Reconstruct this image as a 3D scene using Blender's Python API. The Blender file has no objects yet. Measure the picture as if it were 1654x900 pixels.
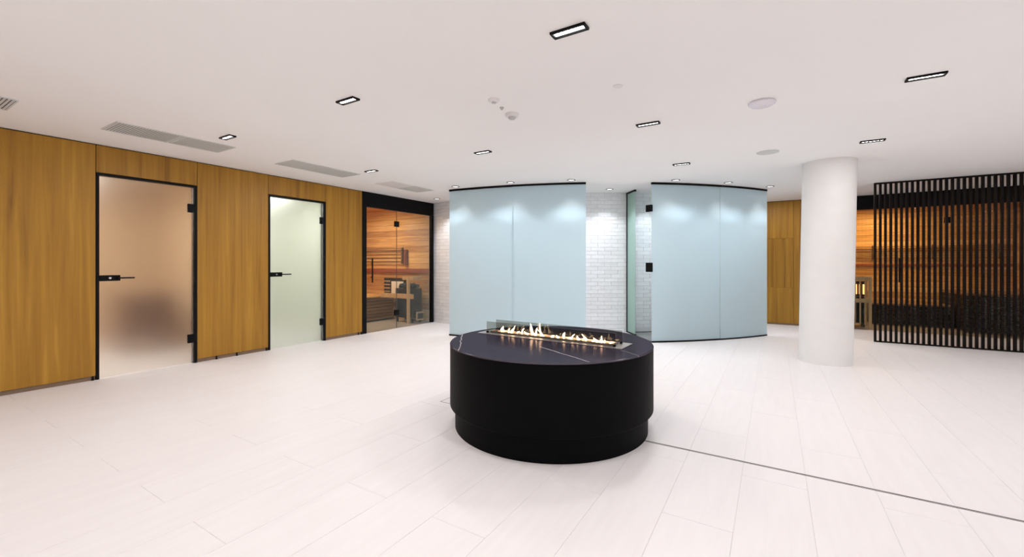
import bpy, bmesh, math, random
from mathutils import Matrix, Vector
random.seed(7)
PI = math.pi
scene = bpy.context.scene
col = scene.collection

# ---------------------------------------------------------------- camera
YAW = math.atan(423 / 690)
cam_d = bpy.data.cameras.new('camera')
cam_d.sensor_width = 36; cam_d.lens = 690 / 1654 * 36; cam_d.shift_y = -24 / 1654
cam_d.clip_start = 0.05
cam = bpy.data.objects.new('camera', cam_d); col.objects.link(cam)
cam.location = (0, 0, 1.28); cam.rotation_euler = (PI / 2, 0, YAW)
scene.camera = cam

# ---------------------------------------------------------------- world, exposure
w = bpy.data.worlds.new('world'); scene.world = w; w.use_nodes = True
w.node_tree.nodes['Background'].inputs[0].default_value = (0.9, 0.92, 1, 1)
w.node_tree.nodes['Background'].inputs[1].default_value = 0.05
scene.view_settings.view_transform = 'Standard'
scene.view_settings.look = 'None'
scene.view_settings.gamma = 1
scene.view_settings.exposure = 0.07
scene.cycles.use_denoising = True
scene.cycles.max_bounces = 14
scene.cycles.diffuse_bounces = 8
scene.cycles.transparent_max_bounces = 16
scene.cycles.sample_clamp_indirect = 8
scene.cycles.caustics_reflective = False

H = 2.6

def area(name, loc, size, power, color=(1, .95, .9), spread=PI, size_y=None, rot=(0, 0, 0)):
    l = bpy.data.lights.new(name, 'AREA'); l.energy = power; l.color = color
    l.shape = 'RECTANGLE'; l.size = size; l.size_y = size_y or size; l.spread = spread
    o = bpy.data.objects.new(name, l); col.objects.link(o); o.location = loc; o.rotation_euler = rot
    return o

MAIN = (1.0, .968, .955)
# the ceiling's lamps that lie outside the picture (behind and beside the camera)
for x in (-4.85, -2.93, -1.0, .9, 2.85, 4.6):
    for y in (-3.2, -1.4, .4, 2.24, 4.12, 5.97, 7.8):
        if y > 1 and x < 2: continue
        area('unseen_ceiling_lamp', (x, y, 2.585), .2, 6 if (x < -2 and y < 1) else 5.5 if x > 2 else 7.5, MAIN, size_y=.06)

for x, y in ((.9, 7.8), (.9, 9.7), (-.1, 9.75)): area('unseen_ceiling_lamp', (x, y, 2.585), .2, 7, MAIN, size_y=.06)   # added fill for the far end, no fixtures, hidden behind column and shower screen

# ---------------------------------------------------------------- materials
def mat(name, color=(.8, .8, .8), rough=.5, metal=0, spec=.5, emit=None, es=0, coat=0):
    m = bpy.data.materials.new(name); m.use_nodes = True
    b = m.node_tree.nodes['Principled BSDF']
    b.inputs['Base Color'].default_value = (*color, 1); b.inputs['Roughness'].default_value = rough
    b.inputs['Metallic'].default_value = metal; b.inputs['Specular IOR Level'].default_value = spec
    b.inputs['Coat Weight'].default_value = coat
    if emit: b.inputs['Emission Color'].default_value = (*emit, 1); b.inputs['Emission Strength'].default_value = es
    return m

def tex(m, scale3, stops, nscale=1.0, detail=4, bump=0.0, rough=.6, island=0.0, coord='Object', distortion=.4, dist=.01):
    """stretched noise through a colour ramp"""
    nt = m.node_tree; N = nt.nodes; L = nt.links; b = N['Principled BSDF']
    tc = N.new('ShaderNodeTexCoord'); mp = N.new('ShaderNodeMapping'); mp.inputs['Scale'].default_value = scale3
    L.new(tc.outputs[coord], mp.inputs[0])
    vec = mp.outputs[0]
    if island:
        oi = N.new('ShaderNodeObjectInfo'); mu = N.new('ShaderNodeVectorMath'); mu.operation = 'SCALE'
        cx = N.new('ShaderNodeCombineXYZ')
        for i in range(3): L.new(oi.outputs['Random'], cx.inputs[i])
        L.new(cx.outputs[0], mu.inputs[0]); mu.inputs['Scale'].default_value = 40
        ad = N.new('ShaderNodeVectorMath'); L.new(vec, ad.inputs[0]); L.new(mu.outputs[0], ad.inputs[1]); vec = ad.outputs[0]
    n = N.new('ShaderNodeTexNoise'); n.inputs['Scale'].default_value = nscale; n.inputs['Detail'].default_value = detail
    n.inputs['Roughness'].default_value = rough; n.inputs['Distortion'].default_value = distortion
    L.new(vec, n.inputs['Vector'])
    fac = n.outputs['Fac']
    if island:
        mx = N.new('ShaderNodeMath'); mx.operation = 'MULTIPLY_ADD'; mx.inputs[1].default_value = island; L.new(oi.outputs['Random'], mx.inputs[0])
        sb = N.new('ShaderNodeMath'); sb.operation = 'SUBTRACT'; sb.inputs[1].default_value = island / 2
        L.new(fac, sb.inputs[0]); L.new(sb.outputs[0], mx.inputs[2]); fac = mx.outputs[0]
    r = N.new('ShaderNodeValToRGB'); r.color_ramp.elements.remove(r.color_ramp.elements[1])
    r.color_ramp.elements[0].position = stops[0][0]; r.color_ramp.elements[0].color = (*stops[0][1], 1)
    for p, c in stops[1:]:
        e = r.color_ramp.elements.new(p); e.color = (*c, 1)
    L.new(fac, r.inputs[0]); L.new(r.outputs[0], b.inputs['Base Color'])
    if bump:
        bp = N.new('ShaderNodeBump'); bp.inputs['Strength'].default_value = bump; bp.inputs['Distance'].default_value = dist
        L.new(n.outputs['Fac'], bp.inputs['Height']); L.new(bp.outputs[0], b.inputs['Normal'])
    return m

M = {}
M['ceiling'] = tex(mat('ceiling_paint', rough=.9, spec=.2), (1, 1, 1), [(.3, (.895, .885, .875)), (.7, (.91, .90, .89))], 1.2)
M['plaster'] = tex(mat('white_plaster', rough=.8, spec=.2), (1, 1, 1), [(.3, (.80, .79, .77)), (.7, (.84, .83, .81))], 5, bump=.05)
M['tile'] = tex(mat('white_floor_tile', rough=.45, spec=.3), (14, 1.4, 1), [(.25, (.80, .775, .785)), (.5, (.82, .797, .808)), (.8, (.84, .82, .83))], 1.6, 5, island=.12)
M['grout'] = mat('tile_joint', (.78, .75, .73), .9)
M['column'] = tex(mat('column_paint', rough=.8, spec=.2), (1, 1, 1), [(.3, (.77, .765, .755)), (.7, (.80, .795, .785))], 5, bump=.04)
M['brick'] = tex(mat('white_painted_brick', rough=.55, spec=.3), (1, 1, 3), [(.3, (.78, .775, .785)), (.7, (.86, .855, .865))], 9, 4, bump=.25, island=.35, dist=.006)
M['mortar'] = mat('white_mortar', (.55, .55, .56), .9)
M['oak'] = tex(mat('oak_veneer', rough=.48, spec=.35), (9, 9, .35), [(.25, (.20, .088, .008)), (.42, (.315, .150, .015)), (.6, (.38, .192, .020)), (.8, (.50, .275, .036))], 1.6, 6, bump=.03, island=.14)
M['black'] = mat('black_metal', (.004, .004, .0045), .45, 0, .12)
M['blackslat'] = tex(mat('black_stained_wood', rough=.5, spec=.10), (20, 20, .6), [(.3, (.004, .003, .003)), (.8, (.010, .007, .006))], 2, island=.1)
M['drum'] = tex(mat('black_drum_cladding', rough=.55, spec=.06), (3, 3, 3), [(.3, (.0015, .0015, .0018)), (.8, (.0025, .0025, .003))], 3)
M['steel'] = tex(mat('brushed_steel', rough=.36, metal=1), (1, 30, 1), [(.3, (.42, .38, .37)), (.8, (.58, .54, .53))], 3)
M['chrome'] = mat('chrome', (.8, .8, .8), .2, 1)
M['vent'] = mat('vent_paint', (.62, .63, .62), .6)
M['ventwhite'] = mat('vent_paint_white', (.78, .76, .75), .6)
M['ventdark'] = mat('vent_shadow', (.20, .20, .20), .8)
M['white'] = mat('white_plastic', (.78, .76, .76), .4)
M['lilac'] = mat('lilac_white_plastic', (.76, .73, .80), .35)
M['grey'] = mat('grey_plastic', (.50, .50, .50), .5)
M['darkgrey'] = mat('dark_grey_plastic', (.10, .09, .09), .5)
M['led'] = mat('lit_led', (.9, .9, .9), .5, emit=(1, .97, .93), es=14)
M['lens'] = mat('lit_reflector', (.9, .9, .9), .5, emit=(1, .97, .93), es=1.6)
M['lensdim'] = mat('lit_downlight_lens', (.9, .9, .9), .5, emit=(1, .97, .95), es=2.0)
M['cedar'] = tex(mat('cedar_board', rough=.5, spec=.3), (1.2, 1.2, 22), [(.25, (.40, .19, .055)), (.5, (.62, .35, .12)), (.75, (.78, .50, .22))], 1.5, 5, bump=.05, island=.42)
M['cedar_band'] = tex(mat('red_cedar_board', rough=.5, spec=.3), (1.2, 1.2, 22), [(.25, (.20, .05, .022)), (.75, (.32, .09, .04))], 1.5, 5)
M['cedar_rail'] = tex(mat('brown_cedar_rail', rough=.5, spec=.3), (1.2, 1.2, 22), [(.25, (.12, .06, .02)), (.75, (.20, .11, .04))], 1.5, 5)
M['spruce'] = tex(mat('spruce_post', rough=.5, spec=.3), (6, 6, 2), [(.25, (.50, .32, .16)), (.75, (.66, .46, .26))], 1.5, 5)
M['darkwood'] = tex(mat('dark_bench_wood', rough=.5, spec=.3), (1.2, 1.2, 22), [(.25, (.16, .09, .045)), (.75, (.32, .19, .10))], 1.5, 5, island=.3)
M['blackwood'] = tex(mat('black_bench_wood', rough=.5, spec=.3), (1.2, 1.2, 22), [(.25, (.008, .006, .005)), (.75, (.02, .014, .010))], 1.5, 5)
M['heater'] = mat('heater_body', (.012, .016, .020), .35, .3)
M['stone'] = tex(mat('heater_stone', rough=.8), (1, 1, 1), [(.3, (.02, .025, .035)), (.8, (.07, .08, .10))], 12, bump=.4, island=.3)
M['sauna_floor'] = tex(mat('sauna_floor_tile', rough=.3), (3, 3, 3), [(.3, (.36, .32, .29)), (.8, (.46, .42, .38))], 3)
M['shower_floor'] = tex(mat('shower_floor_tile', rough=.4), (3, 3, 3), [(.3, (.20, .205, .20)), (.8, (.28, .285, .28))], 3)
M['tan'] = mat('tan_wall', (.60, .43, .26), .8)
M['cream'] = mat('cream_wall', (.80, .82, .74), .8)
M['brownbox'] = mat('brown_laminate', (.22, .11, .055), .6)
M['plinth'] = mat('plinth_brown', (.20, .13, .08), .6)
M['shadowgap'] = mat('shadow_gap', (.02, .015, .01), .8)

def clear_glass(name, tint, gloss=.06, rough=.0):
    m = bpy.data.materials.new(name); m.use_nodes = True; nt = m.node_tree; N = nt.nodes; L = nt.links
    N.remove(N['Principled BSDF']); out = N['Material Output']
    t = N.new('ShaderNodeBsdfTransparent'); t.inputs[0].default_value = (*tint, 1)
    g = N.new('ShaderNodeBsdfGlossy'); g.inputs['Roughness'].default_value = rough; g.inputs[0].default_value = (.9, .95, .95, 1)
    f = N.new('ShaderNodeFresnel'); f.inputs[0].default_value = 1.35
    mu = N.new('ShaderNodeMath'); mu.operation = 'MULTIPLY_ADD'; mu.inputs[1].default_value = .5; mu.inputs[2].default_value = 0.0
    L.new(f.outputs[0], mu.inputs[0])
    mx = N.new('ShaderNodeMixShader'); L.new(mu.outputs[0], mx.inputs[0]); L.new(t.outputs[0], mx.inputs[1]); L.new(g.outputs[0], mx.inputs[2])
    L.new(mx.outputs[0], out.inputs[0]); return m
M['glass'] = clear_glass('clear_glass', (.93, .95, .93))
M['smoked'] = clear_glass('smoked_glass', (.72, .71, .68))

def satin_glass(name, dcol, tcol, trans, clear, ccol):
    """satin (etched) sheet: part diffuse, part translucent, a little see-through, thin gloss"""
    m = bpy.data.materials.new(name); m.use_nodes = True; nt = m.node_tree; N = nt.nodes; L = nt.links
    N.remove(N['Principled BSDF']); out = N['Material Output']
    d = N.new('ShaderNodeBsdfDiffuse'); d.inputs[0].default_value = (*dcol, 1)
    t = N.new('ShaderNodeBsdfTranslucent'); t.inputs[0].default_value = (*tcol, 1)
    c = N.new('ShaderNodeBsdfTransparent'); c.inputs[0].default_value = (*ccol, 1)
    g = N.new('ShaderNodeBsdfGlossy'); g.inputs['Roughness'].default_value = .38
    a = N.new('ShaderNodeMixShader'); a.inputs[0].default_value = trans; L.new(d.outputs[0], a.inputs[1]); L.new(t.outputs[0], a.inputs[2])
    b = N.new('ShaderNodeMixShader'); b.inputs[0].default_value = clear; L.new(a.outputs[0], b.inputs[1]); L.new(c.outputs[0], b.inputs[2])
    f = N.new('ShaderNodeFresnel'); f.inputs[0].default_value = 1.22
    e = N.new('ShaderNodeMixShader'); L.new(f.outputs[0], e.inputs[0]); L.new(b.outputs[0], e.inputs[1]); L.new(g.outputs[0], e.inputs[2])
    L.new(e.outputs[0], out.inputs[0]); return m
M['satin'] = satin_glass('satin_blue_glass', (.67, .81, .86), (.76, .91, 1.0), .58, .05, (.75, .9, .92))
M['satin_green'] = satin_glass('satin_green_glass', (.50, .70, .62), (.62, .85, .75), .5, .15, (.75, .92, .85))

def frosted(name, color, rough):
    m = mat(name, color, rough, spec=.4); b = m.node_tree.nodes['Principled BSDF']
    b.inputs['Transmission Weight'].default_value = 1; b.inputs['IOR'].default_value = 1.33; return m
M['frost'] = frosted('frosted_door_glass', (.95, .95, .93), .42)

def fire_mat():
    m = bpy.data.materials.new('fire'); m.use_nodes = True; nt = m.node_tree; N = nt.nodes; L = nt.links
    N.remove(N['Principled BSDF']); out = N['Material Output']
    tc = N.new('ShaderNodeTexCoord'); sp = N.new('ShaderNodeSeparateXYZ'); L.new(tc.outputs['Object'], sp.inputs[0])
    mr = N.new('ShaderNodeMapRange'); mr.inputs[1].default_value = 0; mr.inputs[2].default_value = .1; L.new(sp.outputs['Z'], mr.inputs[0])
    r = N.new('ShaderNodeValToRGB'); r.color_ramp.elements[0].color = (1, .62, .34, 1); r.color_ramp.elements[1].color = (1, .72, .45, 1)
    L.new(mr.outputs[0], r.inputs[0])
    e = N.new('ShaderNodeEmission'); L.new(r.outputs[0], e.inputs[0]); e.inputs[1].default_value = 24
    L.new(e.outputs[0], out.inputs[0]); return m
M['fire'] = fire_mat()

def marble():
    m = mat('black_marble', (.02, .016, .022), .19, spec=.07); nt = m.node_tree; N = nt.nodes; L = nt.links; b = N['Principled BSDF']
    tc = N.new('ShaderNodeTexCoord')
    nz = N.new('ShaderNodeTexNoise'); nz.inputs['Scale'].default_value = 9; nz.inputs['Detail'].default_value = 5
    L.new(tc.outputs['Object'], nz.inputs['Vector'])
    cen = N.new('ShaderNodeMath'); cen.operation = 'SUBTRACT'; cen.inputs[1].default_value = .5; L.new(nz.outputs['Fac'], cen.inputs[0])
    sep = N.new('ShaderNodeSeparateXYZ'); L.new(tc.outputs['Object'], sep.inputs[0])
    total = None
    # veins: lines a*x+b*y=c in the table top's own plane, limited between two cross positions
    for (ax, ay, bx, by, wid, amp, st) in VEINS:
        dx, dy = bx - ax, by - ay; ln = math.hypot(dx, dy); ux, uy = dx / ln, dy / ln; nx, ny = -uy, ux
        def lin(kx, ky, k0):
            p = N.new('ShaderNodeMath'); p.operation = 'MULTIPLY_ADD'; L.new(sep.outputs[0], p.inputs[0]); p.inputs[1].default_value = kx; p.inputs[2].default_value = k0
            q = N.new('ShaderNodeMath'); q.operation = 'MULTIPLY_ADD'; L.new(sep.outputs[1], q.inputs[0]); q.inputs[1].default_value = ky; L.new(p.outputs[0], q.inputs[2])
            return q.outputs[0]
        dist = lin(nx, ny, -(nx * ax + ny * ay)); along = lin(ux, uy, -(ux * ax + uy * ay))
        wv = N.new('ShaderNodeMath'); wv.operation = 'MULTIPLY_ADD'; L.new(cen.outputs[0], wv.inputs[0]); wv.inputs[1].default_value = amp; L.new(dist, wv.inputs[2])
        ab = N.new('ShaderNodeMath'); ab.operation = 'ABSOLUTE'; L.new(wv.outputs[0], ab.inputs[0])
        mr = N.new('ShaderNodeMapRange'); mr.inputs[1].default_value = 0; mr.inputs[2].default_value = wid; mr.inputs[3].default_value = st; mr.inputs[4].default_value = 0; L.new(ab.outputs[0], mr.inputs[0])
        g1 = N.new('ShaderNodeMath'); g1.operation = 'GREATER_THAN'; g1.inputs[1].default_value = 0; L.new(along, g1.inputs[0])
        g2 = N.new('ShaderNodeMath'); g2.operation = 'LESS_THAN'; g2.inputs[1].default_value = ln; L.new(along, g2.inputs[0])
        m1 = N.new('ShaderNodeMath'); m1.operation = 'MULTIPLY'; L.new(mr.outputs[0], m1.inputs[0]); L.new(g1.outputs[0], m1.inputs[1])
        m2 = N.new('ShaderNodeMath'); m2.operation = 'MULTIPLY'; L.new(m1.outputs[0], m2.inputs[0]); L.new(g2.outputs[0], m2.inputs[1])
        if total is None: total = m2.outputs[0]
        else:
            s = N.new('ShaderNodeMath'); s.operation = 'MAXIMUM'; L.new(total, s.inputs[0]); L.new(m2.outputs[0], s.inputs[1]); total = s.outputs[0]
    mix = N.new('ShaderNodeMixRGB'); L.new(total, mix.inputs[0]); mix.inputs[1].default_value = (.020, .016, .026, 1); mix.inputs[2].default_value = (.55, .5, .52, 1)
    L.new(mix.outputs[0], b.inputs['Base Color'])
    b.inputs['Specular IOR Level'].default_value = 0; b.inputs['Roughness'].default_value = 1
    g = N.new('ShaderNodeBsdfGlossy'); g.inputs['Roughness'].default_value = .20; g.inputs[0].default_value = (.95, .88, 1, 1)
    ms = N.new('ShaderNodeMixShader'); ms.inputs[0].default_value = .085
    L.new(b.outputs[0], ms.inputs[1]); L.new(g.outputs[0], ms.inputs[2]); L.new(ms.outputs[0], N['Material Output'].inputs[0])
    return m

# ---------------------------------------------------------------- mesh helpers
class MB:
    def __init__(s): s.v = []; s.f = []
    def box(s, x0, x1, y0, y1, z0, z1):
        x0, x1 = min(x0, x1), max(x0, x1); y0, y1 = min(y0, y1), max(y0, y1); z0, z1 = min(z0, z1), max(z0, z1)
        n = len(s.v)
        s.v += [(x0, y0, z0), (x1, y0, z0), (x1, y1, z0), (x0, y1, z0), (x0, y0, z1), (x1, y0, z1), (x1, y1, z1), (x0, y1, z1)]
        s.f += [tuple(n + i for i in q) for q in ((0, 3, 2, 1), (4, 5, 6, 7), (0, 1, 5, 4), (1, 2, 6, 5), (2, 3, 7, 6), (3, 0, 4, 7))]
        return s
    def bbox(s, x0, x1, y0, y1, z0, z1, b=.003):
        """box with bevelled edges"""
        x0, x1 = min(x0, x1), max(x0, x1); y0, y1 = min(y0, y1), max(y0, y1); z0, z1 = min(z0, z1), max(z0, z1)
        b = min(b, (x1 - x0) * .3, (y1 - y0) * .3, (z1 - z0) * .3)
        bm = bmesh.new(); bmesh.ops.create_cube(bm, size=1)
        for v in bm.verts:
            v.co = Vector(((x0 + x1) / 2 + v.co.x * (x1 - x0), (y0 + y1) / 2 + v.co.y * (y1 - y0), (z0 + z1) / 2 + v.co.z * (z1 - z0)))
        bmesh.ops.bevel(bm, geom=list(bm.edges), offset=b, segments=1, affect='EDGES')
        n = len(s.v); bm.verts.index_update()
        s.v += [tuple(v.co) for v in bm.verts]; s.f += [tuple(n + v.index for v in f.verts) for f in bm.faces]
        bm.free(); return s
    def lathe(s, prof, cx=0, cy=0, seg=48, a0=0, a1=2 * PI, squash=1):
        """profile (r,z) list revolved; closed ends capped"""
        n = len(s.v); k = len(prof); full = abs(a1 - a0 - 2 * PI) < 1e-6; cnt = seg if full else seg + 1
        for i in range(cnt):
            a = a0 + (a1 - a0) * i / seg
            for r, z in prof: s.v.append((cx + r * math.cos(a), cy + r * math.sin(a) * squash, z))
        for i in range(seg):
            j = (i + 1) % cnt
            for m in range(k - 1): s.f.append((n + i * k + m, n + j * k + m, n + j * k + m + 1, n + i * k + m + 1))
        if full:
            if prof[0][0] > 1e-6: s.f.append(tuple(n + i * k for i in range(cnt))[::-1])
            if prof[-1][0] > 1e-6: s.f.append(tuple(n + i * k + k - 1 for i in range(cnt)))
        return s
    def arc(s, c, r0, r1, a0, a1, z0, z1, seg):
        n = len(s.v)
        for i in range(seg + 1):
            a = a0 + (a1 - a0) * i / seg; ca, sa = math.cos(a), math.sin(a)
            for r, z in ((r0, z0), (r1, z0), (r1, z1), (r0, z1)): s.v.append((c[0] + r * ca, c[1] + r * sa, z))
        for i in range(seg):
            p = n + 4 * i; q = p + 4
            for m in range(4): s.f.append((p + m, p + (m + 1) % 4, q + (m + 1) % 4, q + m))
        s.f.append((n + 3, n + 2, n + 1, n)); e = n + 4 * seg; s.f.append((e, e + 1, e + 2, e + 3))
        return s
    def obox(s, p, q, wid, z0, z1, off=0):
        """upright slab between ground points p and q"""
        d = Vector((q[0] - p[0], q[1] - p[1])); d.normalize(); nn = Vector((-d.y, d.x)); n = len(s.v)
        pts = [(p[0] + nn.x * (off - wid / 2), p[1] + nn.y * (off - wid / 2)), (q[0] + nn.x * (off - wid / 2), q[1] + nn.y * (off - wid / 2)),
               (q[0] + nn.x * (off + wid / 2), q[1] + nn.y * (off + wid / 2)), (p[0] + nn.x * (off + wid / 2), p[1] + nn.y * (off + wid / 2))]
        for z in (z0, z1): s.v += [(a, b, z) for a, b in pts]
        s.f += [tuple(n + i for i in q4) for q4 in ((0, 3, 2, 1), (4, 5, 6, 7), (0, 1, 5, 4), (1, 2, 6, 5), (2, 3, 7, 6), (3, 0, 4, 7))]
        return s
    def tube(s, p, q, r, seg=12):
        p, q = Vector(p), Vector(q); d = (q - p).normalized(); u = d.orthogonal().normalized(); v = d.cross(u); n = len(s.v)
        for P in (p, q):
            for i in range(seg):
                a = 2 * PI * i / seg; s.v.append(tuple(P + u * math.cos(a) * r + v * math.sin(a) * r))
        for i in range(seg): s.f.append((n + i, n + (i + 1) % seg, n + seg + (i + 1) % seg, n + seg + i))
        s.f.append(tuple(n + i for i in range(seg))[::-1]); s.f.append(tuple(n + seg + i for i in range(seg)))
        return s
    def mesh(s, name, m, smooth=False, origin=(0, 0, 0)):
        me = bpy.data.meshes.new(name)
        ox, oy, oz = origin
        me.from_pydata([(x - ox, y - oy, z - oz) for x, y, z in s.v], [], s.f)
        me.materials.append(m)
        bm = bmesh.new(); bm.from_mesh(me); bmesh.ops.recalc_face_normals(bm, faces=bm.faces); bm.to_mesh(me); bm.free()
        if smooth:
            for p in me.polygons: p.use_smooth = True
            me.set_sharp_from_angle(angle=math.radians(35))
        me.update(); return me
    def build(s, name, m, parent=None, smooth=False, origin=None, back=None, face=None):
        """links ONE mesh object; vertices are given in world space"""
        if origin is None:
            if parent is not None: origin = wloc(parent)
            else: origin = (0, 0, 0)
        me = s.mesh(name, m, smooth, origin)
        if back is not None:
            me.materials.append(back)
            for p in me.polygons:
                if not face(p, origin): p.material_index = 1
        o = bpy.data.objects.new(name, me); col.objects.link(o)
        if parent is not None:
            pw = wloc(parent); o.parent = parent; o.location = (origin[0] - pw[0], origin[1] - pw[1], origin[2] - pw[2])
        else: o.location = origin
        return o

def wloc(o):
    x, y, z = 0, 0, 0
    while o is not None: x += o.location.x; y += o.location.y; z += o.location.z; o = o.parent
    return (x, y, z)

def tag(o, label=None, cat=None, group=None, kind=None):
    if label: o['label'] = label
    if cat: o['category'] = cat
    if group: o['group'] = group
    if kind: o['kind'] = kind
    return o

def thing(name, label, cat, loc, group=None):
    o = bpy.data.objects.new(name, None); col.objects.link(o); o.location = loc; o.empty_display_size = .1
    return tag(o, label, cat, group)

def struct(name, mb, m, smooth=False, origin=(0, 0, 0)):
    o = mb.build(name, m, None, smooth, origin); o['kind'] = 'structure'; return o

def inst(name, me, loc, parent, rz=0):
    o = bpy.data.objects.new(name, me); col.objects.link(o)
    pw = wloc(parent); o.parent = parent; o.location = (loc[0] - pw[0], loc[1] - pw[1], loc[2] - pw[2]); o.rotation_euler = (0, 0, rz)
    return o

R = math.radians
CC = (-5.236, 11.843)          # centre of the round shower core
RG, RW = 5.927, 4.86           # radius of the glass ring, of the brick core
XL = -6.36                     # face of the left wall
YB = 10.6                      # face of the back wall
def pol(r, a): return (CC[0] + r * math.cos(R(a)), CC[1] + r * math.sin(R(a)))
TC = (-1.56, 3.134)            # centre of the fire table

# ================================================================ STRUCTURE
# floor slab and its tiles
XR, YF = 5.6, -4.4
floor = struct('floor', MB().box(XL - .02, XR, YF, YB, -.1, -.0025), M['grout'])
TW, TL, GAP = .3275, 1.30, .0016
SLOT = (3.124, 3.142)
def in_view(x, y):
    d = -math.sin(YAW) * x + math.cos(YAW) * y; r = math.cos(YAW) * x + math.sin(YAW) * y
    return d > .2 and abs(r / d) < 1.22 and d > 1.75
rest = MB(); mesh_cache = {}; near = []
for ci in range(-22, 17):
    x0 = .49 + ci * TW; x1 = x0 + TW
    x0 = max(x0, XL - .01); x1 = min(x1, XR)
    if x1 - x0 < .02: continue
    off = 2.28 if ci % 2 else 2.93
    k = math.floor((YF - off) / TL)
    while off + k * TL < YB:
        y0 = max(off + k * TL, YF); y1 = min(off + (k + 1) * TL, YB); k += 1
        spans = [(y0, y1)]
        if x0 > -1.6 and y0 < SLOT[0] and y1 > SLOT[1]: spans = [(y0, SLOT[0]), (SLOT[1], y1)]
        for (a, b) in spans:
            if b - a < .02: continue
            cx, cy = (x0 + x1) / 2, (a + b) / 2
            hid = math.hypot(cx - CC[0], cy - CC[1]) < RG - .1 or (cx > 1.4 and cy > 9.2)
            vis = any(in_view(px, py) for px in (x0, x1, cx) for py in (a, b, cy)) and not hid
            near.append((math.hypot(cx, cy) if vis else 1e9, x0, x1, a, b))
near.sort()
for i, (dd, x0, x1, a, b) in enumerate(near):
    if dd < 1e8 and i < 299:
        key = (round(x1 - x0, 4), round(b - a, 4))
        if key not in mesh_cache:
            hx, hy = key[0] / 2 - GAP / 2, key[1] / 2 - GAP / 2
            mesh_cache[key] = MB().bbox(-hx, hx, -hy, hy, -.006, 0, .0006).mesh('tile', M['tile'])
        inst('tile', mesh_cache[key], ((x0 + x1) / 2, (a + b) / 2, 0), floor)
    else:
        rest.box(x0 + GAP / 2, x1 - GAP / 2, a + GAP / 2, b - GAP / 2, -.006, 0)
tag(rest.build('tile_field', M['tile'], floor), kind='stuff')

ceiling = struct('ceiling', MB().box(-9.4, XR, YF, 13.0, H, H + .12), M['ceiling'])
struct('wall_front', MB().box(-6.5, XR + .1, YF - .12, YF, 0, H), M['plaster'])
wr = struct('wall_right', MB().box(XR, XR + .12, YF, YB + .2, 0, H), M['plaster'])

# left wall: studwork behind, with door openings
D1 = (1.615, 2.582, 2.285); D2 = (3.497, 4.442, 2.305); S1 = (5.18, 7.085)
wl = MB()
wl.box(-6.50, -6.385, YF, D1[0], 0, H).box(-6.50, -6.385, D1[0], D1[1], D1[2], H)
wl.box(-6.50, -6.385, D1[1], D2[0], 0, H).box(-6.50, -6.385, D2[0], D2[1], D2[2], H)
wl.box(-6.50, -6.385, D2[1], S1[0], 0, H)
wall_left = struct('wall_left', wl, M['shadowgap'])
G = .003
def panel(y0, y1, z0, z1):
    c = ((XL - .0125), (y0 + y1) / 2, (z0 + z1) / 2)
    return MB().bbox(XL - .025, XL, y0 + G, y1 - G, z0, z1, .0015).build('panel', M['oak'], wall_left, origin=c)
for y0, y1 in ((-3.0, -1.8), (-1.8, -.6), (-.6, .45), (.45, D1[0]), (D1[1], D2[0]), (D2[1], S1[0])):
    panel(y0, y1, .045, 2.588)
panel(D1[0], D1[1], D1[2] + .004, 2.588); panel(D2[0], D2[1], D2[2] + .004, 2.588)
for y0, y1 in ((YF, D1[0]), (D1[1], D2[0]), (D2[1], S1[0])):
    struct('baseboard_left', MB().box(-6.385, XL - .012, y0 + .004, y1 - .004, 0, .045), M['plinth'])
for y in (1.59, 2.81, 3.065, 3.47, 5.10, 5.165):
    MB().lathe([(.014, 0), (.014, .006), (.009, .01), (.009, .045)], XL - .004, y, 10).build('foot', M['black'], wall_left)

# rooms behind the frosted doors
struct('wall_treatment_room', MB().box(-9.0, -8.88, .6, 3.12, 0, H).box(-9.0, -6.5, .5, .6, 0, H).box(-9.0, -6.5, 3.05, 3.12, 0, H), M['tan'])
struct('floor_treatment_room', MB().box(-9.0, -6.38, .6, 3.1, -.1, -.001), M['tile'])
bx = thing('storage_bench', 'dark brown blurred bench seen through the frosted glass of the left door', 'bench', (-7.85, 2.6, 0))
MB().bbox(-8.1, -7.6, 2.2, 2.8, .22, .86, .01).build('body', M['brownbox'], bx)
for a, b in ((-8.05, 2.25), (-8.05, 2.7), (-7.7, 2.25), (-7.7, 2.7)):
    MB().box(a, a + .05, b, b + .05, 0, .22).build('leg', M['brownbox'], bx)
area('room_lamp', (-7.5, 1.5, 2.55), .5, 46, (1, .97, .92))
struct('wall_changing_room', MB().box(-8.6, -8.5, 3.12, 5.1, 0, H).box(-8.6, -6.5, 3.12, 3.18, 0, H).box(-8.6, -6.5, 5.06, 5.10, 0, H), M['cream'])
struct('floor_changing_room', MB().box(-8.6, -6.38, 3.12, 5.1, -.1, -.001), M['tile'])
area('room_lamp', (-7.5, 4.1, 2.55), .6, 20, (1, .985, .93))

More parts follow.
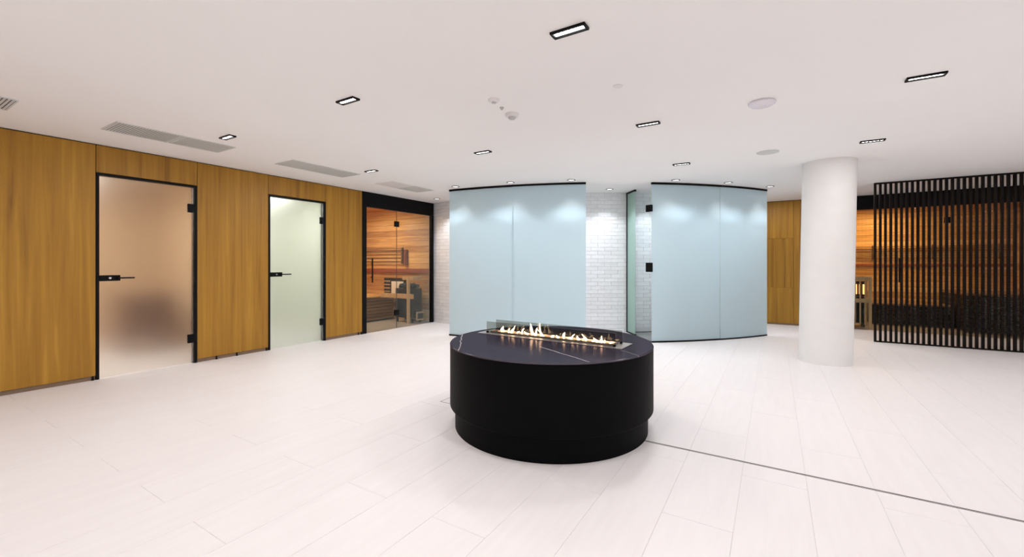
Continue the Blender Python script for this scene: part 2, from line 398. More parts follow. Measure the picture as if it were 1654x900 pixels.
def frosted_door(idx, D, label_top):
    y0, y1, zt = D
    d = MB()
    d.box(XL - .07, XL + .004, y0, y0 + .026, 0, zt); d.box(XL - .07, XL + .004, y1 - .034, y1, 0, zt); d.box(XL - .07, XL + .004, y0 + .026, y1 - .034, zt - .026, zt)
    root = struct('door_%d' % idx, d, M['black'])
    g0, g1 = y0 + .029, y1 - .04
    MB().box(XL - .032, XL - .022, g0, g1, .012, zt - .03).build('glass_leaf', M['frost'], root)
    lk = MB().bbox(XL - .022, XL + .012, g0 + .001, g0 + .175, 1.085, 1.15, .004).build('lock_case', M['black'], root)
    MB().tube((XL + .012, g0 + .15, 1.118), (XL + .045, g0 + .15, 1.118), .010).tube((XL + .045, g0 + .14, 1.118), (XL + .045, g0 + .29, 1.118), .0085).build('lever', M['black'], lk, True)
    tag(MB().tube((XL + .012, g0 + .085, 1.118), (XL + .016, g0 + .085, 1.118), .012, 16).build('keyhole', M['chrome'], lk, True), 'chrome keyhole rose')
    for z in (.32, 1.99):
        MB().bbox(XL - .024, XL + .008, g1 - .062, g1 + .012, z - .055, z + .055, .004).build('hinge', M['black'], root)
    return root
frosted_door(1, D1, '')
frosted_door(2, D2, '')

# brick core wall of the showers: bricks one by one where they show, joined behind the frosted glass
A0, A1 = -104.2, -14.8
core = struct('wall_shower_core', MB().arc(CC, RW - .16, RW - .004, R(A0), R(A1), 0, H, 90), M['mortar'], True)
CO, BL = .0722, .25
dA = math.degrees(BL / RW); rest = MB(); nb = 0; bj = .0022
bm_cache = {}
for row in range(36):
    z0 = row * CO; a = A0 + (dA / 2 if row % 2 else 0) - dA
    while a < A1:
        b0, b1 = max(a, A0), min(a + dA, A1); a += dA
        if b1 - b0 < .4: continue
        ja = math.degrees(bj / RW) ; pr = random.uniform(0, .004)
        mid = (b0 + b1) / 2
        seen = (-63.5 < mid < -47.3) or mid < -97.6
        if seen and nb < 298:
            key = (round(b1 - b0, 2), int(pr * 1000))
            if key not in bm_cache:
                h = R(key[0] / 2 - ja)
                mb = MB()
                mb.arc((-RW, 0), RW - .004, RW + .003 + .001 * key[1], -h, h, -CO / 2 + bj, CO / 2 - bj, 2)
                bm_cache[key] = mb.mesh('brick', M['brick'])
            p = pol(RW, mid); inst('brick', bm_cache[key], (p[0], p[1], z0 + CO / 2), core, R(mid)); nb += 1
        else:
            rest.arc(CC, RW - .004, RW + .003 + pr, R(b0 + ja), R(b1 - ja), z0 + bj, z0 + CO - bj, 1)
tag(rest.build('brickwork', M['brick'], core), kind='stuff')
struct('floor_shower', MB().arc(CC, RW, RG - .012, R(-53.2), R(-31), -.02, .003, 30), M['shower_floor'])
dr = MB().arc(CC, RW + .012, RW + .075, R(-52.9), R(-40), .003, .006, 14).build('shower_drain', M['black'], origin=(*pol(RW + .04, -50), .003))
tag(dr, 'dark linear drain at the foot of the white brick wall', 'drain')

# back wall: oak panels left of the second sauna, plaster right of it
SX0, SX1 = 1.10, 4.15
wb = struct('wall_back', MB().box(-.60, SX0 - .0, YB + .025, YB + .16, 0, H), M['shadowgap'])
struct('wall_back_right', MB().box(SX1, XR, YB, YB + .16, 0, H), M['plaster'])
def bpanel(x0, x1, z0, z1):
    return MB().bbox(x0 + G / 2, x1 - G / 2, YB, YB + .025, z0 + .0015, z1 - .0015, .0015).build('panel', M['oak'], wb, origin=((x0 + x1) / 2, YB, (z0 + z1) / 2))
bpanel(-.58, .345, 1.81, 2.59); bpanel(-.58, .345, .78, 1.81); bpanel(-.58, .345, .03, .78); bpanel(.345, .46, .03, 2.59); bpanel(.46, SX0, .03, 2.59)
struct('baseboard_back', MB().box(-.58, SX0, YB + .006, YB + .025, 0, .03), M['plinth'])

# ================================================================ CURVED GLASS
def ring_screen(label, a0, seam, a1, lower):
    mid = (a0 + a1) / 2; p = pol(RG, mid)
    t = thing('curved_glass_screen', label, 'glass screen', (p[0], p[1], 0))
    for b0, b1, dr_ in ((a0, seam + .03, .0), (seam - (.12 if lower else .03), a1, .012)):
        MB().arc(CC, RG - .005 + dr_, RG + .005 + dr_, R(b0), R(b1), .02, H - .03, 24).build('glass_pane', M['satin'], t, True, back=M['glass'],
            face=lambda p, o: abs(p.normal.z) < .5 and p.normal.dot(Vector((p.center.x + o[0] - CC[0], p.center.y + o[1] - CC[1], 0)).normalized()) > .9)
    MB().arc(CC, RG - .022, RG + .022, R(a0), R(a1), H - .034, H - .001, 48).build('top_channel', M['black'], t, True)
    MB().arc(CC, RG - .018, RG + .022, R(a0), R(a1), .0, .024, 48).build('bottom_channel', M['black'], t, True)
    return t
s1 = ring_screen('left curved frosted glass screen in front of the showers, beside the left sauna', -87.1, -75.2, -63.6, 1)
s2 = ring_screen('right curved frosted glass screen of the showers, with black door fittings on its left edge', -53.3, -41.2, -30.3, 0)
# door fittings on the free edge of the right screen
for z, hh in ((2.18, .055), (1.22, .075)):
    q0, q1 = pol(RG - .012, -53.2), pol(RG - .075, -53.9)
    MB().obox(pol(RG + .02, -53.35), pol(RG - .075, -53.75), .05, z - hh, z + hh).build('door_fitting', M['black'], s2)
# straight radial panel beside the doorway
pa, pb = pol(RW + .01, -53.5), pol(RW + .40, -53.4)
sp = thing('glass_side_panel', 'narrow green-tinted glass panel with black edging standing against the white brick wall', 'glass panel', (pa[0], pa[1], 0))
MB().obox(pa, pb, .010, .02, H - .03).build('glass_pane', M['satin_green'], sp, back=M['glass'], face=lambda p, o: p.normal.x < -.5 and abs(p.normal.z) < .5)
MB().obox(pa, pb, .034, H - .034, H - .001).build('top_channel', M['black'], sp)
MB().obox(pa, pb, .034, 0.003, .024).build('bottom_channel', M['black'], sp)
MB().obox(pa, pol(RW + .045, -53.5), .03, .02, H - .03).build('wall_channel', M['black'], sp)
th = MB().obox(pol(RW + .41, -53.4), pol(RG - .03, -53.3), .03, .002, .010).build('threshold', M['black'], origin=(*pol(RW + .7, -53.35), 0))
tag(th, 'dark floor threshold in the open shower doorway between the glass panels', 'threshold')

# ================================================================ SAUNAS
def sauna(side):
    left = side == 'left'
    def B(mb, u0, u1, v0, v1, z0, z1, bev=None):
        c = (-6.40 - v0, -6.40 - v1, u0, u1) if left else (u0, u1, YB + v0, YB + v1)
        (mb.bbox(*c, z0, z1, bev) if bev else mb.box(*c, z0, z1)); return mb
    def pt(u, v, z): return (-6.40 - v, u, z) if left else (u, YB + v, z)
    U0, U1 = (S1[0], S1[1]) if left else (SX0, SX1)
    DEP = 2.85 if left else 2.0
    # wooden room
    far = B(MB(), U1 + .0, U1 + .08, .0 if left else 0, DEP, 0, H) if left else B(MB(), U1, U1 + .08, .16, DEP, 0, H)
    sw = struct('wall_sauna_' + side + '_end', far, M['shadowgap'])
    back = struct('wall_sauna_' + side + '_back', B(MB(), U0, U1 + .08, DEP, DEP + .1, 0, H), M['shadowgap'])
    near = struct('wall_sauna_' + side + '_near', B(MB(), U0 - .06, U0, .12, DEP + .1, 0, H), M['cedar'])
    PH = .1275
    for i in range(20):
        z0 = i * PH + .01; z1 = min(z0 + PH - .004, H - .02)
        B(MB(), U1 - .014, U1, .015, DEP, z0, z1, .002).build('plank', M['cedar'], sw, origin=pt(U1, DEP / 2, (z0 + z1) / 2))
        B(MB(), U0, U1 - .014, DEP - .014, DEP, z0, z1, .002).build('plank', M['cedar'], back, origin=pt((U0 + U1) / 2, DEP, (z0 + z1) / 2))
    struct('ceiling_sauna_' + side, B(MB(), U0, U1, .05, DEP, H - .06, H - .02), M['cedar'])
    struct('floor_sauna_' + side, B(MB(), U0, U1, -.02 if left else 0.0, DEP, -.08, .001), M['sauna_floor'])
    # glazed front
    fr = thing('sauna_glazing', 'black-framed glass front of the ' + ('left sauna, with glass door and bar handle' if left else 'right sauna, behind the black slat screen'), 'glass front', pt((U0 + U1) / 2, 0, 0))
    v0, v1 = (-.04, .03) if left else (0, .07)
    B(MB(), U0, U1, v0, v1, 2.325, H - .002, .003).build('header', M['black'], fr)
    jl, jr = (.10, .065) if left else (.12, .08)
    B(MB(), U0, U0 + jl, v0, v1, 0, 2.325).build('jamb', M['black'], fr); B(MB(), U1 - jr, U1, v0, v1, 0, 2.325).build('jamb', M['black'], fr)
    gl, gr = U0 + jl, U1 - jr
    gv = (-.02, -.012) if left else (.02, .028)
    if left: segs = [('glass_door', gl + .004, 6.028), ('glass_panel', 6.034, gr)]; hu, lu = 6.031, 5.39
    else: segs = [('glass_panel', gl, 1.915), ('glass_door', 1.921, 2.661), ('glass_panel', 2.667, gr)]; hu, lu = 2.664, 2.0
    for nm, a, b in segs: B(MB(), a, b, *gv, .008, 2.325).build(nm, M['glass'], fr)
    edge = MB()
    B(edge, hu - .004, hu + .004, gv[0] - .001, gv[1] + .001, .008, 2.325).build('glass_joint', M['darkgrey'], fr)
    for z in (2.065, .31): B(MB(), hu - .055, hu + .055, gv[0] - .014, gv[1] + .014, z - .055, z + .055, .003).build('hinge', M['black'], fr)
    hv = gv[0] - .045
    MB().tube(pt(lu, hv, .93), pt(lu, hv, 1.38), .014).tube(pt(lu, hv, 1.03), pt(lu, gv[0], 1.03), .009).tube(pt(lu, hv, 1.28), pt(lu, gv[0], 1.28), .009).build('bar_handle', M['black'], fr, True)
    return B, pt, U0, U1, DEP

# ---- left sauna
B, pt, U0, U1, DEP = sauna('left')
E_ = U1 - .014
bd = B(MB(), E_ - .045, E_, .03, DEP - .02, 1.07, 1.165, .004).build('wall_band', M['cedar_band'], origin=pt(E_, DEP / 2, 1.12))
tag(bd, 'red-brown wooden band along the end wall of the left sauna', 'rail')
rs = thing('backrest_rack', 'thin horizontal backrest bars on the end wall of the left sauna', 'backrest', pt(E_, 1.6, 1.3))
for z in (1.31, 1.39, 1.47, 1.55, 1.63): B(MB(), E_ - .07, E_ - .05, .82, DEP - .1, z - .008, z + .008).build('bar', M['cedar_rail'], rs)
for v in (.86, 2.6): B(MB(), E_ - .05, E_ - .001, v, v + .03, 1.28, 1.65).build('bracket', M['cedar_rail'], rs)
lm = thing('lamp_shade', 'reddish slatted wooden lamp shade on the end wall of the left sauna', 'lamp shade', pt(E_, .76, 1.25))
lc = pt(E_ - .05, .76, 0)
for i in range(7):
    a = PI * i / 6; ux, uy = math.cos(a) * .05, -math.sin(a) * .05
    MB().tube((lc[0] + ux, lc[1] + uy + .03, 1.25), (lc[0] + ux * .8, lc[1] + uy * .8 + .03, 1.60), .011, 6).build('slat', M['cedar_band'], lm)
bn = thing('sauna_bench', 'wooden bench with dark slatted front at the back of the left sauna', 'bench', pt(6.1, 1.9, 0))
for i in range(10): B(MB(), U0 + .02, E_ - .05, 1.12 + i * .165, 1.12 + i * .165 + .155, .525, .56, .004).build('seat_board', M['cedar'], bn)
for i in range(7): B(MB(), U0 + .02, E_ - .06, 1.13, 1.15, .03 + i * .07, .03 + i * .07 + .058, .003).build('front_slat', M['darkwood'], bn)
B(MB(), U0 + .04, E_ - .06, 1.16, 1.2, 0, .5).build('frame', M['blackwood'], bn)
# heater with its guard
ht = thing('sauna_heater', 'dark sauna heater heaped with stones in the left sauna', 'heater', pt(6.86, .46, 0))
B(MB(), 6.69, 6.98, .20, .72, .10, .74, .01).build('body', M['heater'], ht)
for du in (6.70, 6.93):
    for dv in (.22, .66): B(MB(), du, du + .03, dv, dv + .03, 0, .10).build('leg', M['heater'], ht)
for i in range(26):
    u = random.uniform(6.73, 6.94); v = random.uniform(.26, .66); z = .755 + random.uniform(0, .10) * (1 - abs(v - .46) * 3)
    bm = bmesh.new(); bmesh.ops.create_icosphere(bm, subdivisions=1, radius=.045)
    for q in bm.verts: q.co *= random.uniform(.8, 1.15)
    me = bpy.data.meshes.new('stone'); bm.to_mesh(me); bm.free(); me.materials.append(M['stone']); inst('stone', me, pt(u, v, z), ht)
gd = thing('heater_guard', 'pale wooden post and rail guard around the heater in the left sauna', 'guard rail', pt(6.62, .28, 0))
for (u, v) in ((6.60, .235),): B(MB(), u, u + .055, v, v + .055, 0, 1.0, .004).build('post', M['spruce'], gd)
for z0, z1 in ((.53, .63), (.93, 1.0)):
    B(MB(), 6.605, 6.625, .10, .23, z0, z1).build('rail', M['spruce'], gd)
    B(MB(), 6.605, 6.63, .29, 1.10 if z0 < .8 else .42, z0, z1, .003).build('rail', M['spruce'], gd)
    B(MB(), 6.655, E_ - .05, .24, .265, z0, z1, .003).build('rail', M['spruce'], gd)
B(MB(), 6.74, 6.95, .12, .15, .06, .24).build('floor_frame', M['spruce'], gd)
B(MB(), 6.755, 6.935, .115, .155, .09, .21).build('floor_frame_opening', M['heater'], gd)
cb = thing('control_cabinet', 'dark louvred recess with a pale panel on the end wall of the left sauna', 'cabinet', pt(E_, 1.1, .55))
B(MB(), E_ - .04, E_, .78, 1.46, .585, .945, .003).build('case', M['blackwood'], cb)
B(MB(), E_ - .055, E_ - .04, .82, 1.20, .59, .87, .003).build('cover_panel', M['white'], cb)
for i in range(4): B(MB(), E_ - .055, E_ - .04, 1.24, 1.44, .62 + i * .08, .64 + i * .08).build('louvre', M['spruce'], cb)
area('sauna_lamp', pt(5.9, 1.2, 2.5), .5, 44, (1, .78, .52))

# ---- right sauna
B, pt, U0, U1, DEP = sauna('right')
E_ = DEP - .014
bd = B(MB(), U0 + .02, U1 - .03, E_ - .04, E_, 1.22, 1.275, .004).build('wall_band', M['cedar_band'], origin=pt(2.5, E_, 1.25))
tag(bd, 'red-brown wooden band along the back wall of the right sauna', 'rail')
rs = thing('backrest_rack', 'thin horizontal backrest bars on the back wall of the right sauna', 'backrest', pt(2.6, E_, 1.4))
for i in range(6): B(MB(), U0 + .1, U1 - .1, E_ - .07, E_ - .05, 1.41 + i * .05 - .004, 1.41 + i * .05 + .004).build('bar', M['cedar_rail'], rs)
for u in (1.9, 2.9, 3.9): B(MB(), u, u + .03, E_ - .05, E_ - .001, 1.38, 1.69).build('bracket', M['cedar_rail'], rs)
gd = thing('heater_guard', 'wooden slatted guard around the glowing heater beside the column in the right sauna', 'guard rail', pt(1.45, .4, 0))
for (u, v) in ((1.21, .30), (1.60, .30), (1.60, .78)): B(MB(), u, u + .05, v, v + .05, 0.001, 1.02, .004).build('post', M['spruce'], gd)
for z0, z1 in ((.50, .58), (.94, 1.02)):
    B(MB(), 1.26, 1.60, .305, .33, z0, z1, .003).build('rail', M['spruce'], gd); B(MB(), 1.61, 1.635, .35, .78, z0, z1, .003).build('rail', M['spruce'], gd)
for i in range(4): B(MB(), 1.30 + i * .08, 1.325 + i * .08, .33, .345, .06, .94).build('slat', M['spruce'], gd)
ht = thing('sauna_heater', 'sauna heater behind the wooden guard in the right sauna', 'heater', pt(1.43, .58, 0))
B(MB(), 1.29, 1.57, .42, .72, .08, .62, .01).build('body', M['heater'], ht)
for u in (1.30, 1.53):
    for v in (.43, .68): B(MB(), u, u + .03, v, v + .03, 0.001, .08).build('leg', M['heater'], ht)
ember = mat('glowing_element', (.5, .1, .02), .5, emit=(1, .42, .12), es=3.0)
for i in range(5): tag(MB().tube(pt(1.31 + i * .06, .5, .66), pt(1.31 + i * .06, .5, .86), .014, 8).build('heating_element', ember, ht, True), 'glowing orange element')
B(MB(), 1.29, 1.57, .55, .57, .62, .92).build('back_plate', M['heater'], ht)
bn = thing('sauna_bench', 'black-fronted bench at the right end of the right sauna, behind the slats', 'bench', pt(3.5, 1.3, 0))
for i in range(8): B(MB(), 3.02, U1 - .02, .50 + i * .18, .50 + i * .18 + .17, .70, .735, .004).build('seat_board', M['darkwood'], bn)
for i in range(8): B(MB(), 3.02, U1 - .02, .52, .54, .03 + i * .083, .03 + i * .083 + .07, .003).build('front_slat', M['blackwood'], bn)
for i in range(8): B(MB(), 3.03, 3.05, .55, E_ - .02, .03 + i * .083, .03 + i * .083 + .07, .003).build('side_slat', M['blackwood'], bn)
b2 = thing('sauna_bench', 'low dark bench along the back wall of the right sauna', 'bench', pt(2.4, 1.5, 0))
for i in range(5): B(MB(), 1.75, 2.98, 1.02 + i * .19, 1.02 + i * .19 + .18, .42, .455, .004).build('seat_board', M['darkwood'], b2)
for i in range(5): B(MB(), 1.75, 2.98, 1.04, 1.06, .03 + i * .078, .03 + i * .078 + .065, .003).build('front_slat', M['blackwood'], b2)
for u in (1.78, 2.9): B(MB(), u, u + .05, 1.1, 1.9, 0.001, .42).build('frame', M['blackwood'], b2)
area('sauna_lamp', pt(2.0, 1.1, 2.5), .5, 36, (1, .62, .26))

# ================================================================ SLAT SCREEN
YS = 9.05; PIT = .065
st = thing('slat_screen', 'tall black vertical slat screen in front of the right sauna', 'slat screen', (2.4, YS, 0))
NS = 33; X0 = 1.398
slat_me = MB().bbox(-.0153, .0153, 0, .045, -1.278, 1.278, .002).mesh('slat', M['blackslat'])
for i in range(NS): inst('slat', slat_me, (X0 + .0153 + i * PIT, YS, 1.298), st)
MB().bbox(X0, X0 + NS * PIT - .034, YS - .002, YS + .047, 2.576, 2.598, .002).build('top_rail', M['blackslat'], st)
MB().bbox(X0, X0 + NS * PIT - .034, YS - .002, YS + .047, 0.001, .020, .002).build('bottom_rail', M['blackslat'], st)

# ================================================================ COLUMN
cmb = MB().lathe([(.29, 0), (.29, H)], 0, 0, 64)
cmb.v = [(x + .59 - .02 + .042 * z / H, y + 6.90 - .0, z) for x, y, z in cmb.v]
struct('trim_column', cmb, M['column'], True)

# ================================================================ FIRE TABLE
def topP(px, py, z=.655):
    d = 690 * (1.28 - z) / (py - 426); r = (px - 827) / 690 * d
    return (-math.sin(YAW) * d + math.cos(YAW) * r - TC[0], math.cos(YAW) * d + math.sin(YAW) * r - TC[1])
VEINS = []
for (a, b, wid, amp, s_) in (((872, 560), (952, 585), .006, .03, .9), ((748, 536), (741, 566), .006, .05, .8), ((1003, 566), (1040, 577), .004, .02, .5), ((980, 533), (1050, 548), .003, .03, .25)):
    p, q = topP(*a), topP(*b); VEINS.append((*p, *q, wid, amp, s_))
ft = thing('fire_table', 'large round black drum table with dark marble top, in the middle of the white floor', 'fire table', (TC[0], TC[1], 0))
MB().lathe([(.0, .0), (.765, .0), (.765, .172)], *TC, 128).build('plinth', M['drum'], ft, True)
MB().lathe([(.0, .172), (.80, .172), (.805, .178), (.805, .640)], *TC, 128).build('drum', M['drum'], ft, True)
MB().lathe([(.0, .640), (.800, .640), (.806, .644), (.806, .650), (.802, .655), (.0, .655)], *TC, 128).build('marble_top', marble(), ft, True, origin=(TC[0], TC[1], .655))

# burner on the table; built along x then turned a little
BT = R(-2.2); BX, BY = -1.604, 3.217
bt = thing('gas_burner', 'long steel burner tray with smoked glass guards on the round black table', 'burner', (BX, BY, .655))
bt.rotation_euler = (0, 0, BT)
def part(mb, name, m, smooth=False):
    o = bpy.data.objects.new(name, mb.mesh(name, m, smooth)); col.objects.link(o); o.parent = bt; return o
mb = MB()   # tray: rim round an open slot
mb.bbox(-.665, -.56, -.125, .125, 0, .005, .001).bbox(.56, .665, -.125, .125, 0, .005, .001).bbox(-.56, .56, -.125, -.045, 0, .005, .001).bbox(-.56, .56, .045, .125, 0, .005, .001)
part(mb, 'tray', M['steel'])
part(MB().box(-.56, .56, -.045, .045, .0002, .0015), 'trough', M['darkgrey'])
mb = MB(); mb.box(-.575, .575, -.052, -.045, .005, .018).box(-.575, .575, .045, .052, .005, .018).box(-.575, -.568, -.045, .045, .005, .018).box(.568, .575, -.045, .045, .005, .018)
part(mb, 'slot_rim', M['steel'])
part(MB().box(-.60, .60, .070, .076, .005, .105), 'glass_guard', M['smoked'])
part(MB().box(-.60, .60, -.076, -.070, .005, .105), 'glass_guard', M['smoked'])
for x in (-.60, .585):
    for y in (-.083, .063): part(MB().box(x, x + .015, y, y + .02, .005, .02), 'glass_clip', M['black'])
fl = thing('fire', 'row of small white-hot orange flames rising from the burner slot', 'fire', (BX, BY, .664))
fl.rotation_euler = (0, 0, BT)
def tongue(x, y, pts, rad, squash=.45):
    """curved tapering flame: skin of rings along a bent line; pts (dx, dz), radius list"""
    mb = MB(); seg = 8; n = 0; k = len(pts)
    P = [Vector((p[0], 0, p[1])) for p in pts]
    for i, p in enumerate(P):
        t = (P[min(i + 1, k - 1)] - P[max(i - 1, 0)]).normalized(); s = Vector((t.z, 0, -t.x))
        for j in range(seg):
            a = 2 * PI * j / seg; v = p + s * math.cos(a) * rad[i] + Vector((0, 1, 0)) * math.sin(a) * rad[i] * squash * 1.3
            mb.v.append((v.x, v.y, v.z))
    for i in range(k - 1):
        for j in range(seg): mb.f.append((i * seg + j, i * seg + (j + 1) % seg, (i + 1) * seg + (j + 1) % seg, (i + 1) * seg + j))
    mb.f.append(tuple(range(seg))[::-1]); mb.f.append(tuple((k - 1) * seg + j for j in range(seg)))
    o = bpy.data.objects.new('flame', mb.mesh('flame', M['fire'], True)); col.objects.link(o); o.parent = fl; o.location = (x, y, 0)
# (position along slot, height, lean, base radius)
FL = [(-.50, .045, .012, .013), (-.47, .030, -.01, .010), (-.41, .035, .00, .010), (-.385, .062, .035, .008), (-.33, .020, .02, .007), (-.285, .045, .018, .008), (-.21, .022, -.03, .010),
      (-.165, .085, -.020, .016), (-.135, .060, .012, .010), (-.08, .095, -.012, .008), (-.05, .050, -.045, .006), (.02, .018, .02, .010), (.09, .020, -.02, .010), (.125, .045, .005, .013), (.17, .018, .02, .008),
      (.20, .040, .02, .006), (.265, .030, -.008, .013), (.30, .022, .01, .010), (.335, .045, -.025, .008), (.38, .018, .02, .008), (.43, .028, -.02, .010), (.455, .048, .010, .010), (.475, .022, .01, .009), (.52, .014, .02, .007)]
for (x, h, le, r) in FL:
    h *= 1.15; r *= 1.25; le *= 1.5
    n = 7; pts = []; rad = []
    ph = random.uniform(0, 6)
    for i in range(n):
        t = i / (n - 1); pts.append((le * t + math.sin(ph + t * 5) * .006 * t, h * t)); rad.append(r * (1 - t) ** .9 * (1 + .25 * math.sin(ph + t * 7)) + .0006)
    tongue(x, random.uniform(-.012, .012), pts, rad)
# low sheet of fire along the slot
mb = MB(); prev = None
for i in range(60):
    x = -.53 + i * 1.06 / 59; hh = .006 + .007 * abs(math.sin(i * 1.7) * math.sin(i * .53 + 1)); mb.v += [(x, -.006, .002), (x, -.002, hh), (x, .004, .002)]
for i in range(59):
    a = i * 3; mb.f += [(a, a + 3, a + 4, a + 1), (a + 1, a + 4, a + 5, a + 2)]
o = bpy.data.objects.new('flame_bed', mb.mesh('flame_bed', mat('low_fire', (.3, .1, .02), .5, emit=(1, .62, .34), es=1.6))); col.objects.link(o); o.parent = fl

# ================================================================ FLOOR SLOT DRAIN, HATCH
sd = MB(); sd.box(-1.0 + .0, XR, SLOT[0] + .0005, SLOT[0] + .003, -.006, .0008).box(-1.0, XR, SLOT[1] - .003, SLOT[1] - .0005, -.006, .0008)
dr = thing('slot_drain', 'long thin dark slot drain running right across the floor from the table', 'drain', (1.5, 3.133, 0))
sd.build('edge_strip', M['darkgrey'], dr)
MB().box(-1.0, XR, SLOT[0] + .003, SLOT[1] - .003, -.0058, -.003).build('grate', M['black'], dr)
hx0, hx1, hy0, hy1 = -2.64, -2.34, 3.03, 3.33
hm = MB()
for q in ((hx0, hx1, hy0, hy0 + .004), (hx0, hx1, hy1 - .004, hy1), (hx0, hx0 + .004, hy0 + .004, hy1 - .004), (hx1 - .004, hx1, hy0 + .004, hy1 - .004)): hm.box(*q, -.001, .0012)
ha = thing('floor_hatch', 'square inspection hatch outline in the floor at the left foot of the table', 'hatch', (-2.49, 3.18, 0))
hm.build('frame', M['darkgrey'], ha)
MB().box(hx0 + .006, hx1 - .006, hy0 + .006, hy1 - .006, -.001, .001).build('cover', M['tile'], ha)

# ================================================================ CEILING FIXTURES
def frame_ring(mb, hx, hy, t, z0, z1):
    mb.bbox(-hx, hx, -hy, -hy + t, z0, z1, .001).bbox(-hx, hx, hy - t, hy, z0, z1, .001).box(-hx, -hx + t, -hy + t, hy - t, z0, z1).box(hx - t, hx, -hy + t, hy - t, z0, z1); return mb
fr_me = frame_ring(MB(), .106, .036, .013, -.014, 0).mesh('frame', M['black'])
rf_me = MB().box(-.093, .093, -.023, .023, -.0045, -.0005).mesh('reflector', M['lens'])
ld_me = MB().lathe([(.011, -.0085), (.011, -.0045)], 0, 0, 14).mesh('led', M['led'])
def linear(x, y, label):
    t = thing('linear_downlight', label, 'ceiling light', (x, y, H), 'black-framed linear ceiling downlights')
    inst('frame', fr_me, (x, y, H), t); inst('reflector', rf_me, (x, y, H), t)
    for i in range(6): inst('led', ld_me, (x - .077 + i * .0308, y, H), t)
    area('downlight_lamp', (x, y, H - .0135), .18, 8 if y < 3 else 18 if x < -4 else 13 if x < .5 else 6 if y < 5 else 5, MAIN, size_y=.03)
for x, y, l in (
    (-.985, 2.225, 'largest black-framed linear ceiling light, at the top centre of the picture'),
    (-2.93, 2.245, 'black-framed linear ceiling light above and left of the table, between large light and door'),
    (-4.84, 2.24, 'black-framed ceiling light beside the large grey vent pair over the left door'),
    (.91, 4.08, 'black-framed linear ceiling light at the upper right edge of the picture'),
    (-1.01, 4.10, 'black-framed linear ceiling light between the smoke detector and the white dome'),
    (-2.93, 4.12, 'black-framed linear ceiling light just below the smoke detector'),
    (-4.875, 4.13, 'small linear ceiling light beside the far grey vent pair before the left sauna'),
    (-1.04, 5.98, 'thin linear ceiling light just above the right curved glass screen'),
    (.90, 5.92, 'thin linear ceiling light above the white column')):
    linear(x, y, l)

trm = MB().lathe([(.050, -.001), (.065, -.001), (.067, -.006), (.052, -.010), (.050, -.001)], 0, 0, 28).mesh('trim_ring', M['darkgrey'], True)
lns = MB().lathe([(.0, -.0035), (.05, -.0035), (.05, -.001)], 0, 0, 28).mesh('lens', M['lensdim'], True)
def spot(r, a, label, power, inner):
    x, y = pol(r, a)
    t = thing('round_downlight', label, 'ceiling light', (x, y, H), 'small round downlights around the shower screens')
    inst('trim_ring', trm, (x, y, H), t); inst('lens', lns, (x, y, H), t)
    l = bpy.data.lights.new('spot_lamp', 'SPOT'); l.energy = power; l.spot_size = R(110 if inner else 90); l.spot_blend = .6; l.shadow_soft_size = .04; l.color = (.93, .95, 1) if inner else MAIN
    o = bpy.data.objects.new('spot_lamp', l); col.objects.link(o); o.location = (x, y, H - .02)
for a, l in ((-84.4, 'small round downlight over the left end of the left curved screen'), (-75, 'small round downlight over the middle of the left curved screen'), (-65.9, 'small round downlight over the right end of the left curved screen'),
             (-50.5, 'small round downlight over the left end of the right curved screen'), (-41.6, 'small round downlight over the middle of the right curved screen'), (-32.7, 'small round downlight beyond the right end of the right curved screen')):
    spot(RG + .23, a, l, 9, False)
for a, l in ((-96.5, 'small round downlight in the corner beside the left sauna'), (-86.2, None), (-76.3, None), (-66.0, None), (-58.5, 'small round downlight in the gap between the two curved screens'),
             (-48.6, None), (-39.2, None), (-31.5, None)):
    if l: spot(5.28, a, l, 36 if a < -90 else 30, True)
    else:
        x, y = pol(5.40, a); L_ = bpy.data.lights.new('shower_lamp', 'SPOT'); L_.energy = 36; L_.spot_size = R(124); L_.spot_blend = .5; L_.shadow_soft_size = .05; L_.color = (.80, .90, 1)
        o = bpy.data.objects.new('shower_lamp', L_); col.objects.link(o); o.location = (x, y, H - .02)

def vent(x0, x1, y0, y1, label, m=None):
    cx, cy = (x0 + x1) / 2, (y0 + y1) / 2; m = m or M['vent']
    t = thing('ceiling_vent', label, 'air vent', (cx, cy, H), 'louvred ceiling vents along the wood wall')
    mb = MB(); a = .012
    mb.box(x0, x1, y0, y0 + a, H - .008, H).box(x0, x1, y1 - a, y1, H - .008, H).box(x0, x0 + a, y0 + a, y1 - a, H - .008, H).box(x1 - a, x1, y0 + a, y1 - a, H - .008, H)
    mb.build('frame', m, t)
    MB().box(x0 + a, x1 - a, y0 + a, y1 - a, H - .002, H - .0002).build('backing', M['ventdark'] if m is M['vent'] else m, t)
    lv = MB(); n = 22
    for i in range(n):
        y = y0 + a + (y1 - y0 - 2 * a) * (i + .5) / n; lv.box(x0 + a, x1 - a, y - .0075, y + .0075, H - .007, H - .0045)
    tag(lv.build('louvres', m, t), kind='stuff')
VL = [(.32, .86, 'grey louvred ceiling vent cut off by the left edge of the picture'), (1.46, 1.99, 'nearer grey louvred vent of the pair above the left frosted door'), (2.005, 2.49, 'farther grey louvred vent of the pair above the left frosted door'),
      (3.17, 3.66, 'nearer grey louvred vent of the pair above the second frosted door'), (3.675, 4.20, 'farther grey louvred vent of the pair above the second frosted door'),
      (5.33, 5.80, 'farthest grey louvred vent, before the left sauna')]
for y0, y1, l in VL: vent(-5.61, -5.19, y0, y1, l)
vent(-5.61, -5.19, 4.83, 5.31, 'plain white ceiling vent beside the farthest grey one', M['ventwhite'])

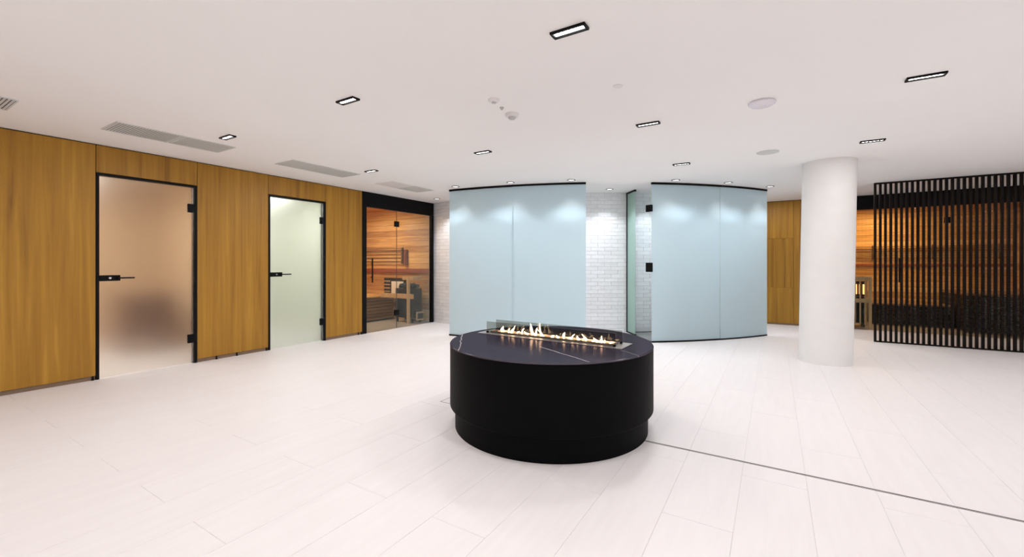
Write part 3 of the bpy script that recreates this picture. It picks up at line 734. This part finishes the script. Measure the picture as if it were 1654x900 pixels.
# smoke detector and other small ceiling things
def at_ceil(px, py):
    d = 690 * 1.32 / (426 - py); r = (px - 827) / 690 * d
    return (-math.sin(YAW) * d + math.cos(YAW) * r, math.cos(YAW) * d + math.sin(YAW) * r)
x, y = at_ceil(827, 184.5)
t = thing('smoke_detector', 'white smoke detector with dark tip on the ceiling above the table', 'smoke detector', (x, y, H))
MB().lathe([(.062, H), (.062, H - .012), (.052, H - .026), (0.02, H - .028)], x, y, 32).build('base', M['white'], t, True)
MB().lathe([(.034, H - .026), (.034, H - .036), (.024, H - .046), (.018, H - .047)], x, y, 24).build('sensor', M['grey'], t, True)
x, y = at_ceil(798, 161)
t = thing('ceiling_sensor', 'small white round sensor on the ceiling left of the smoke detector', 'sensor', (x, y, H))
MB().lathe([(.048, H), (.048, H - .008), (.036, H - .02), (.01, H - .022)], x, y, 28).build('base', M['white'], t, True)
MB().lathe([(.02, H - .02), (.018, H - .028), (.006, H - .032)], x, y, 20).build('dome', M['grey'], t, True)
x, y = at_ceil(810.5, 173.5)
tag(MB().lathe([(.018, H), (.018, H - .006), (.008, H - .02), (.003, H - .022)], x, y, 16).build('sprinkler_head', M['grey'], None, True, (x, y, H)), 'tiny sprinkler nub between the round sensor and the smoke detector', 'sprinkler')
x, y = at_ceil(998, 139)
tag(MB().lathe([(.036, H), (.036, H - .004), (.030, H - .007), (.003, H - .008)], x, y, 28).build('blank_cover', M['white'], None, True, (x, y, H)), 'faint white round cover plate on the ceiling below the largest light', 'cover plate')
x, y = at_ceil(1231, 165)
t = thing('wireless_access_point', 'lilac-white shallow dome on the ceiling right of centre', 'ceiling dome', (x, y, H))
MB().lathe([(.092, H), (.100, H - .010), (.098, H - .018), (.080, H - .030), (.040, H - .036), (.003, H - .037)], x, y, 48).build('shell', M['lilac'], t, True)
MB().lathe([(.030, H - .0355), (.028, H - .0385), (.003, H - .039)], x, y, 28).build('badge', M['white'], t, True)
x, y = at_ceil(1240, 246)
t = thing('ceiling_speaker', 'flat grey round speaker on the ceiling left of the column', 'speaker', (x, y, H))
MB().lathe([(.118, H), (.118, H - .004), (.108, H - .007), (.104, H - .005), (.003, H - .005)], x, y, 48).build('grille', M['vent'], t, True)
